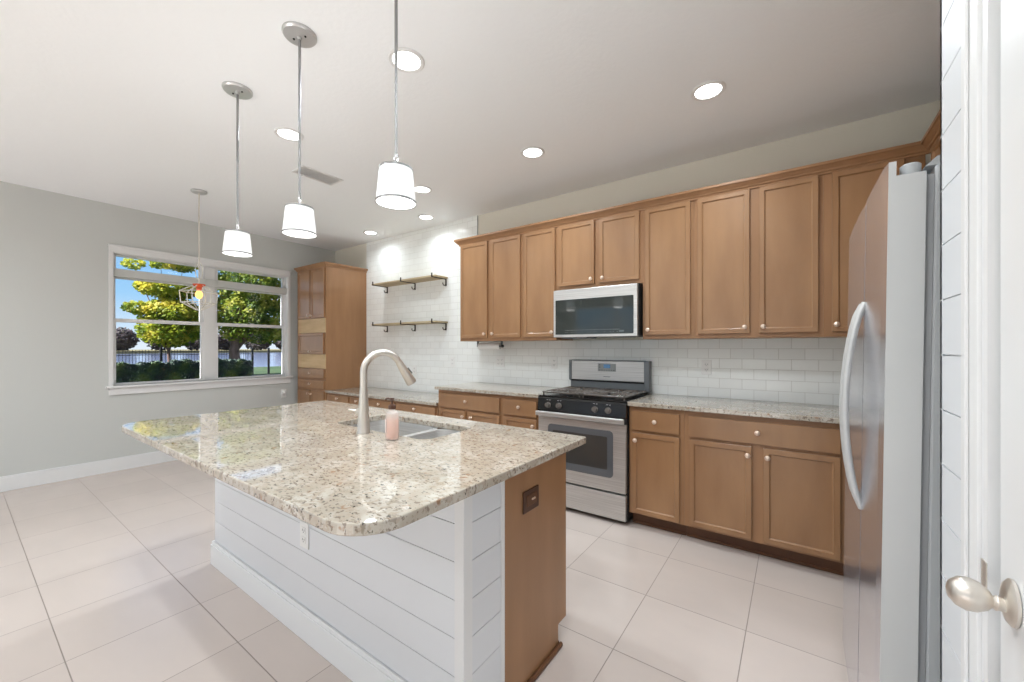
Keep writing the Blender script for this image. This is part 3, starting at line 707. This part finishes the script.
# ------------------------------------------------------------------ shelves
def shelf(label, z, group):
    t = thing('wall_shelf', label, 'shelf', (-4.62, 3.4895, z), group=None)
    bm = bmesh.new(); bx(bm, 0, 1.205, -.225, -.0095, 0, .020, .002); obj('board', bm, SHELF, t)
    for x_ in (.045, .610, 1.165):
        def br(bm):
            bx(bm, x_-.009, x_+.009, -.236, -.0005, -.0075, -.0003, .0015)
            bx(bm, x_-.009, x_+.009, -.240, -.232, -.0075, .044, .0015)
            bx(bm, x_-.010, x_+.010, -.0075, -.0005, -.085, -.0003, .0015)
            tube(bm, [(x_, -.006, -.060), (x_, -.022, -.078), (x_, -.040, -.080), (x_, -.054, -.068), (x_, -.057, -.050)], [.0055, .0055, .0055, .0055, .006], 8)
        mk('bracket', BRACK, t, br)
shelf('upper light wood shelf on three black hook brackets', 2.140, None)
shelf('lower light wood shelf on three black hook brackets', 1.604, None)

# paper towel holder under the cabinets
PT = thing('paper_towel_holder', 'paper towel holder mounted under the left wall cabinets', 'paper towel holder', (-2.645, 3.32, 1.3765))
mk('bracket', DGREY, PT, lambda bm: (bx(bm, -.165, -.160, -.015, .015, -.060, -.0005), bx(bm, .160, .165, -.015, .015, -.060, -.0005), bx(bm, -.165, .165, -.012, .012, -.0035, -.0005)))
mk('rod', DGREY, PT, lambda bm: cyl(bm, (0, 0, -.052), .006, .318, 'X', 12))
mk('end_knob', BLACKM, PT, lambda bm: lathe(bm, [(0, 0), (.014, 0), (.016, .008), (.010, .018), (0, .018)], (.1655, 0, -.052), 'X', 16), smooth=True)
bm = bmesh.new(); lathe(bm, [(.020, -.14), (.034, -.14), (.034, .14), (.020, .14)], (0, 0, 0), 'X', 28, closed=True)
tag(obj('paper_towel_roll', bm, mat('paper', srgb(240, 240, 238), .9), None, loc=(-2.645, 3.32, 1.3245), smooth=True), 'white paper towel roll hanging under the left wall cabinets', 'paper towel roll')

# ------------------------------------------------------------------ ceiling lamps
LENS = mat('lamp_lens', srgb(250, 250, 250), .5, emit=(1, .99, .97, 1), es=4)
def recessed(x, y, label, first=[None]):
    if first[0] is None:
        t = thing('recessed_light', label, 'ceiling light', (x, y, H), group='recessed ceiling lights')
        mk('trim_ring', TRIM, t, lambda bm: lathe(bm, [(.070, -.0005), (.094, -.0005), (.094, -.004), (.088, -.008), (.072, -.006)], n=36, closed=True), smooth=True)
        mk('lens', LENS, t, lambda bm: lathe(bm, [(0, -.001), (.0695, -.001), (.0695, -.0045), (0, -.0045)], n=36))
        ld = bpy.data.lights.new('lamp', 'AREA'); ld.shape = 'DISK'; ld.size = .13; ld.energy = LAMP_W; ld.color = (.86, .95, 1); ld.spread = 2.6
        lo = bpy.data.objects.new('lamp', ld); C.objects.link(lo); lo.parent = t; lo.location = (0, 0, -.012)
        first[0] = t
    else:
        c = dup(first[0], (x, y, H), label, 'recessed ceiling lights')
        if y > 3:     # the two lamps set close to the tiled wall are dimmer
            for ch in c.children:
                if ch.type == 'LIGHT': ch.data = ch.data.copy(); ch.data.energy = LAMP_W*.42
recessed(-1.666, 1.39, 'round recessed ceiling light behind the nearest pendant rod')
recessed(-.416, 2.58, 'round recessed ceiling light nearest the refrigerator')
recessed(-1.655, 2.61, 'round recessed ceiling light above the stove')
recessed(-2.920, 1.39, 'round recessed ceiling light beside the middle pendant rod')
recessed(-2.904, 2.61, 'round recessed ceiling light just right of the nearest pendant shade')
recessed(-3.483, 3.19, 'round recessed ceiling light close to the wall above the shelves')
recessed(-4.546, 3.20, 'round recessed ceiling light close to the wall near the tall cabinet')
for (x, y) in ((-.416, 1.39), (-.416, .2), (-1.666, .2), (-1.9, -.6), (-3.3, -.6), (-4.7, -.6), (-.6, -2.2), (-2.2, -2.6), (-3.6, -2.6), (-5.0, -2.6)):  # unseen lamps, added outside the view to brighten the room
    recessed(x, y, 'added unseen ceiling light outside the view')

SHADE = mat('white_glass_shade', srgb(222, 222, 220), .4, emit=(1, 1, 1, 1), es=.26)
RODM = mat('rod_metal', srgb(150, 150, 150), .35, metal=.8)
DIFF = mat('lamp_diffuser', srgb(250, 250, 250), .5, emit=(1, .99, .97, 1), es=1.6)
def pendant(x, y, label, first=[None]):
    if first[0] is not None: dup(first[0], (x, y, H), label, 'pendant lights over the island'); return
    t = thing('pendant_light', label, 'pendant light', (x, y, H), group='pendant lights over the island'); first[0] = t
    c = mk('canopy', CHROME, t, lambda bm: lathe(bm, [(0, -.0005), (.076, -.0005), (.076, -.010), (.070, -.017), (.012, -.019), (.010, -.030), (0, -.030)], n=40), smooth=True)
    for s in (-1, 1): mk('screw', BLACKM, c, lambda bm: lathe(bm, [(0, -.0182), (.005, -.0182), (.004, -.023), (0, -.023)], (s*.030, s*.012, 0), n=10), smooth=True)
    mk('rod', RODM, t, lambda bm: (tube(bm, [(0, 0, -.028), (0, 0, -.42)], .0062, 10), tube(bm, [(0, 0, -.42), (0, 0, -.785)], .0050, 10)), smooth=True)
    def sw(bm):
        tube(bm, [(.011*math.cos(a), .011*math.sin(a)*0, -.796+.011*math.sin(a)) for a in [2*PI*i/14 for i in range(15)]], .004, 8, cap=False)
        lathe(bm, [(0, -.805), (.007, -.806), (.007, -.825), (.030, -.832), (.030, -.836), (0, -.836)], n=20)
    mk('swivel', RODM, t, sw, smooth=True)
    zt, zb = -.839, -.965
    mk('lamp_shade', SHADE, t, lambda bm: lathe(bm, [(.0585, zt), (.0605, zt), (.0735, zb), (.0715, zb)], n=44, closed=True), smooth=True)
    mk('shade_top', TRIM, t, lambda bm: lathe(bm, [(0, zt+.0020), (.0582, zt+.0020), (.0582, zt-.0005), (0, zt-.0005)], n=36))
    mk('bottom_rim', RODM, t, lambda bm: lathe(bm, [(.0736, zb+.006), (.0752, zb+.006), (.0757, zb-.001), (.0741, zb-.001)], n=44, closed=True), smooth=True)
    mk('top_rim', RODM, t, lambda bm: (lathe(bm, [(.0606, zt+.003), (.0622, zt+.003), (.0624, zt-.003), (.0610, zt-.003)], n=44, closed=True)), smooth=True)
    mk('diffuser', DIFF, t, lambda bm: lathe(bm, [(0, zb+.004), (.0712, zb+.004), (.0712, zb+.001), (0, zb+.001)], n=36))
    ld = bpy.data.lights.new('lamp', 'AREA'); ld.shape = 'DISK'; ld.size = .12; ld.energy = PEND_W*.5; ld.color = (1, 1, 1)
    lo = bpy.data.objects.new('lamp', ld); C.objects.link(lo); lo.parent = t; lo.location = (0, 0, zb-.004)
    ld = bpy.data.lights.new('lamp', 'AREA'); ld.shape = 'DISK'; ld.size = .10; ld.energy = PEND_UP; ld.color = (1, 1, 1)
    lo = bpy.data.objects.new('lamp', ld); C.objects.link(lo); lo.parent = t; lo.location = (0, 0, zt+.004); lo.rotation_euler = (PI, 0, 0)  # added lamp above the closed shade top, shines up at the ceiling
pendant(-1.228, .975, 'pendant light nearest the camera with white drum shade')
pendant(-1.945, .975, 'middle pendant light of the three white shades over the island')
pendant(-2.660, .975, 'farthest pendant light over the island, nearest the window')

CAGE = mat('pale_metal', srgb(222, 220, 210), .4, metal=.3)
# dining lantern
CH = thing('dining_lantern', 'wire cage lantern hanging on a thin rod before the window', 'hanging lantern', (-4.69, 1.393, H))
mk('canopy', CHROME, CH, lambda bm: lathe(bm, [(0, -.0005), (.065, -.0005), (.065, -.012), (.058, -.020), (0, -.024)], n=32), smooth=True)
mk('rod', NICK, CH, lambda bm: tube(bm, [(0, 0, -.022), (0, 0, -.90)], .0055, 8), smooth=True)
def loopf(bm):
    tube(bm, [(.022*math.sin(a), .022*math.sin(a), -.77+.085*math.cos(a)) for a in [2*PI*i/20 for i in range(21)]], .004, 6, cap=False)
mk('loop', CAGE, CH, loopf, smooth=True)
def cage(bm):
    rings = []
    for (R_, z_) in ((.030, -.905), (.148, -.975), (.138, -1.080), (.020, -1.150)):
        rings.append([Vector((R_*math.cos(PI/3*k+.4), R_*math.sin(PI/3*k+.4), z_)) for k in range(6)])
    for r_ in rings[1:3]:
        for k in range(6): tube(bm, [r_[k], r_[(k+1) % 6]], .0045, 6)
    for a_, b_ in zip(rings, rings[1:]):
        for k in range(6): tube(bm, [a_[k], b_[k]], .0045, 6)
mk('cage', CAGE, CH, cage)
mk('socket', mat('copper_red', srgb(214, 96, 62), .35, metal=.3), CH, lambda bm: lathe(bm, [(0, -.895), (.05, -.90), (.05, -.912), (.024, -.93), (.022, -.955), (0, -.955)], n=20), smooth=True)
mk('bulb', mat('warm_bulb', srgb(255, 190, 90), .3, emit=(1, .52, .12, 1), es=1.6), CH, lambda bm: lathe(bm, [(0, -.956), (.014, -.957), (.030, -.99), (.030, -1.01), (.018, -1.035), (0, -1.042)], n=18), smooth=True)

# ceiling vent
VT = thing('ceiling_vent', 'white slatted air vent in the ceiling between pendants and wall', 'air vent', (-3.42, 1.875, H))
boxes('frame', TRIM, VT, (-.10, -.082, -.18, .18, -.006, -.0005), (.082, .10, -.18, .18, -.006, -.0005), (-.082, .082, -.18, -.162, -.006, -.0005), (-.082, .082, .162, .18, -.006, -.0005))
bm = bmesh.new()
for k in range(9):
    x_ = -.072+.018*k; prism(bm, [(x_-.0085, -.0020), (x_-.0083, -.0010), (x_+.0082, -.0042), (x_+.0080, -.0052)], 'Y', -.161, .161)
obj('slats', bm, TRIM, VT)
boxes('backing', mat('vent_backing', srgb(205, 205, 205), .6), VT, (-.0815, .0815, -.1615, .1615, -.0006, -.0001))

# ------------------------------------------------------------------ outdoors
GR = mat('grass', srgb(52, 74, 44), .9, noise=((.6, .6, .6), srgb(66, 86, 48), .35, .65))
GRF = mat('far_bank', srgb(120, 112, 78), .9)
WAT = mat('lake_water', srgb(120, 130, 160), .12, spec=.8, bump=(1.5, .25, .02))
o = boxes('lawn', GR, None, (-34, 40, -60, 60, -.5, -.2)); struct(o); o.name = 'ground_lawn'
struct(boxes('bounce_patio', mat('bounce_concrete', srgb(222, 218, 210), .8, noise=((.8, .8, .8), srgb(212, 208, 200), .3, .7)), None, (-7.5, 6, -14, YS-.16, -.199, -.05)))  # unseen pale slab, added to bounce sunlight onto the ceiling
o = boxes('lake', WAT, None, (-150, -34.01, -60, 160, -.8, -.42)); tag(o, 'flat pale lake beyond the black garden fence', 'lake')
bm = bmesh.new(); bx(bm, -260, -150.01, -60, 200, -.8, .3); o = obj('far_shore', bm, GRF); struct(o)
def leaf_mat(name, cols, tr=.35):
    m = bpy.data.materials.new(name); m.use_nodes = True; nt = m.node_tree; p = nt.nodes['Principled BSDF']
    tc = N(nt, 'ShaderNodeTexCoord'); n = N(nt, 'ShaderNodeTexNoise'); n.inputs['Scale'].default_value = 1.6; n.inputs['Detail'].default_value = 4
    nt.links.new(tc.outputs['Object'], n.inputs['Vector']); r = N(nt, 'ShaderNodeValToRGB'); nt.links.new(n.outputs['Fac'], r.inputs[0])
    els = r.color_ramp.elements; els[0].position = .38; els[0].color = cols[0]; els[1].position = .64; els[1].color = cols[-1]
    if len(cols) > 2: x = els.new(.5); x.color = cols[1]
    nt.links.new(r.outputs[0], p.inputs['Base Color']); p.inputs['Roughness'].default_value = .6
    t = N(nt, 'ShaderNodeBsdfTranslucent'); nt.links.new(r.outputs[0], t.inputs[0]); mx = N(nt, 'ShaderNodeMixShader'); mx.inputs[0].default_value = tr
    o = nt.nodes['Material Output']; nt.links.new(p.outputs[0], mx.inputs[1]); nt.links.new(t.outputs[0], mx.inputs[2]); nt.links.new(mx.outputs[0], o.inputs[0])
    return m
LEAF = leaf_mat('maple_leaves', [srgb(84, 108, 36), srgb(150, 160, 52), srgb(206, 192, 80)], .5)
LEAF2 = leaf_mat('oak_leaves', [srgb(66, 92, 40), srgb(120, 140, 52), srgb(176, 172, 78)], .5)
HEDGE = leaf_mat('hedge_leaves', [srgb(58, 72, 70), srgb(72, 94, 72), srgb(118, 132, 70)], .15)
FARL = leaf_mat('hazed_far_leaves', [srgb(98, 90, 98), srgb(106, 98, 102), srgb(110, 108, 96)], .5)  # distance haze put into the greyed leaf colours
BARK = mat('bark', srgb(122, 98, 92), .9, noise=((6, 6, 2), srgb(84, 66, 62), .35, .65))
def leaves(name, m, parent, blobs, n, size, loc=None, shell=.55):
    me = bpy.data.meshes.new(name); V = []; F = []
    tot = sum(b[3]*b[4]*b[5] for b in blobs)
    for (cx_, cy_, cz_, rx, ry, rz) in blobs:
        k = int(n*rx*ry*rz/tot)
        for _ in range(k):
            d = Vector((random.gauss(0, 1), random.gauss(0, 1), random.gauss(0, 1))).normalized(); q = shell+(1.08-shell)*random.random()**.7
            c = Vector((cx_+d.x*rx*q, cy_+d.y*ry*q, cz_+d.z*rz*q))
            a = Vector((random.gauss(0, 1), random.gauss(0, 1), random.gauss(0, 1)*.7)).normalized(); b = a.orthogonal().normalized(); nn = a.cross(b)
            s = size*random.uniform(.6, 1.3)
            i = len(V); V += [c-a*s*.5, c+b*s*.34+nn*s*.08, c+a*s*.5, c-b*s*.34+nn*s*.08]; F += [(i, i+1, i+2), (i, i+2, i+3)]
    me.from_pydata(V, [], F); me.materials.append(m); o = bpy.data.objects.new(name, me); C.objects.link(o)
    if parent: o.parent = parent
    if loc: o.location = loc
    return o
def hedge_leaves(name, m, parent, hx, hy, h, n, size):
    me = bpy.data.meshes.new(name); V = []; F = []
    for _ in range(n):
        u, v = random.uniform(-1, 1), random.uniform(-1, 1); q = random.random()**.35
        top = h*(1-.10*abs(u)**3-.10*abs(v)**3)*(1+.05*math.sin(7*v+hy))
        c = Vector((u*hx, v*hy, random.random()*top if random.random() < .6 else top*q))
        if random.random() < .5: c.x = hx*(.85+.15*random.random())
        a = Vector((random.gauss(0, 1), random.gauss(0, 1), random.gauss(0, .7))).normalized(); b = a.orthogonal().normalized(); nn = a.cross(b); k = size*random.uniform(.6, 1.3); i = len(V)
        P = [c-a*k*.5, c+b*k*.34+nn*k*.08, c+a*k*.5, c-b*k*.34+nn*k*.08]
        V += [Vector((p.x, max(-hy-.02, min(hy+.02, p.y)), max(0.001, p.z))) for p in P]; F += [(i, i+1, i+2), (i, i+2, i+3)]
    me.from_pydata(V, [], F); me.materials.append(m); o = bpy.data.objects.new(name, me); C.objects.link(o); o.parent = parent
    return o
def tree(label, loc, blobs, n, size, m, trunk_r, trunk_h):
    t = thing('garden_tree', label, 'tree', loc)
    def tr(bm):
        tube(bm, [(0, 0, -.05), (0, .02, trunk_h*.4), (.05, -.03, trunk_h*.8), (.1, 0, trunk_h*1.2), (.1, .1, trunk_h*2.2)], [trunk_r*1.35, trunk_r, trunk_r*.9, trunk_r*.75, trunk_r*.3], 10)
        for b in blobs:
            tube(bm, [(.05, 0, trunk_h*.8), ((b[0])*.5, b[1]*.5, (trunk_h+b[2])*.5), (b[0], b[1], b[2])], [trunk_r*.5, trunk_r*.3, trunk_r*.1], 6)
    mk('trunk', BARK, t, tr, smooth=True)
    leaves('foliage', m, t, blobs, n, size)
G0 = -.2
tree('leafy green tree with a thick trunk seen through the right window half', (-23.4, 8.45, G0), [(0, .25, 3.3, 1.5, 1.15, 1.0), (0, 1.7, 3.1, 1.4, 1.3, .9), (0, .5, 4.7, 1.5, 1.4, 1.0), (0, 2.2, 4.4, 1.3, 1.2, 1.0), (0, 1.0, 6.1, 1.4, 1.6, .8), (.1, 1.0, 2.35, 1.1, 1.7, .6)], 12500, .20, LEAF2, .24, 1.7)
tree('yellow-green spreading tree seen through the left window half', (-24.1, 6.0, G0), [(0, .1, 3.1, 1.2, 1.15, .7), (0, -1.1, 3.3, .7, .52, .28), (0, .0, 4.35, 1.2, 1.15, .5), (0, -1.25, 5.25, .6, .38, .22), (.1, -.35, 5.5, .6, .42, .32), (.1, .55, 5.7, 1.0, .7, .5), (0, .05, 2.35, 1.1, 1.15, .75)], 7500, .20, LEAF, .07, 1.6)
# hedge bushes in a row
for i, (y_, h_, r_) in enumerate(((4.3, .88, .46), (5.45, .90, .46), (6.6, .95, .46), (7.75, 1.0, .42), (8.9, .92, .46))):
    lb = ['dark hedge bush at the left end of the hedge', 'dark hedge bush, second from the left end of the hedge', 'dark hedge bush in front of the yellow-green tree trunk', 'dark hedge bush just left of the window mullion', 'dark hedge bush at the foot of the thick tree trunk'][i]
    t = thing('hedge_bush', lb, 'bush', (-22.4, y_*.92, G0), group='hedge along the fence')
    mk('stem', BARK, t, lambda bm: tube(bm, [(0, 0, 0), (0, 0, h_*.6)], .05, 6))
    hedge_leaves('foliage', HEDGE, t, .42, .505, h_, 2600, .12)
# fence
FN = thing('garden_fence', 'black metal picket fence running behind the hedge', 'fence', (-25.0, 0, G0))
FBLK = mat('fence_black', srgb(38, 36, 42), .5)
y_ = -2.03
ys = []
while y_ < 9.5: ys.append(y_); y_ += 1.988
ys += [9.90, 10.75]
for a in ys: boxes('post', FBLK, FN, (-.045, .045, a-.045, a+.045, 0, 1.50))
for a, b in list(zip(ys, ys[1:]))[:-1]:
    boxes('picket_panel', FBLK, FN, (-.014, .014, a+.046, b-.046, 1.30, 1.335), (-.014, .014, a+.046, b-.046, 1.14, 1.17), (-.014, .014, a+.046, b-.046, .12, .15), *[(-.008, .008, a+.046+.114*k, a+.062+.114*k, .06, 1.40) for k in range(1, 16)])
# far tree line
random.seed(11)
for i in range(17):
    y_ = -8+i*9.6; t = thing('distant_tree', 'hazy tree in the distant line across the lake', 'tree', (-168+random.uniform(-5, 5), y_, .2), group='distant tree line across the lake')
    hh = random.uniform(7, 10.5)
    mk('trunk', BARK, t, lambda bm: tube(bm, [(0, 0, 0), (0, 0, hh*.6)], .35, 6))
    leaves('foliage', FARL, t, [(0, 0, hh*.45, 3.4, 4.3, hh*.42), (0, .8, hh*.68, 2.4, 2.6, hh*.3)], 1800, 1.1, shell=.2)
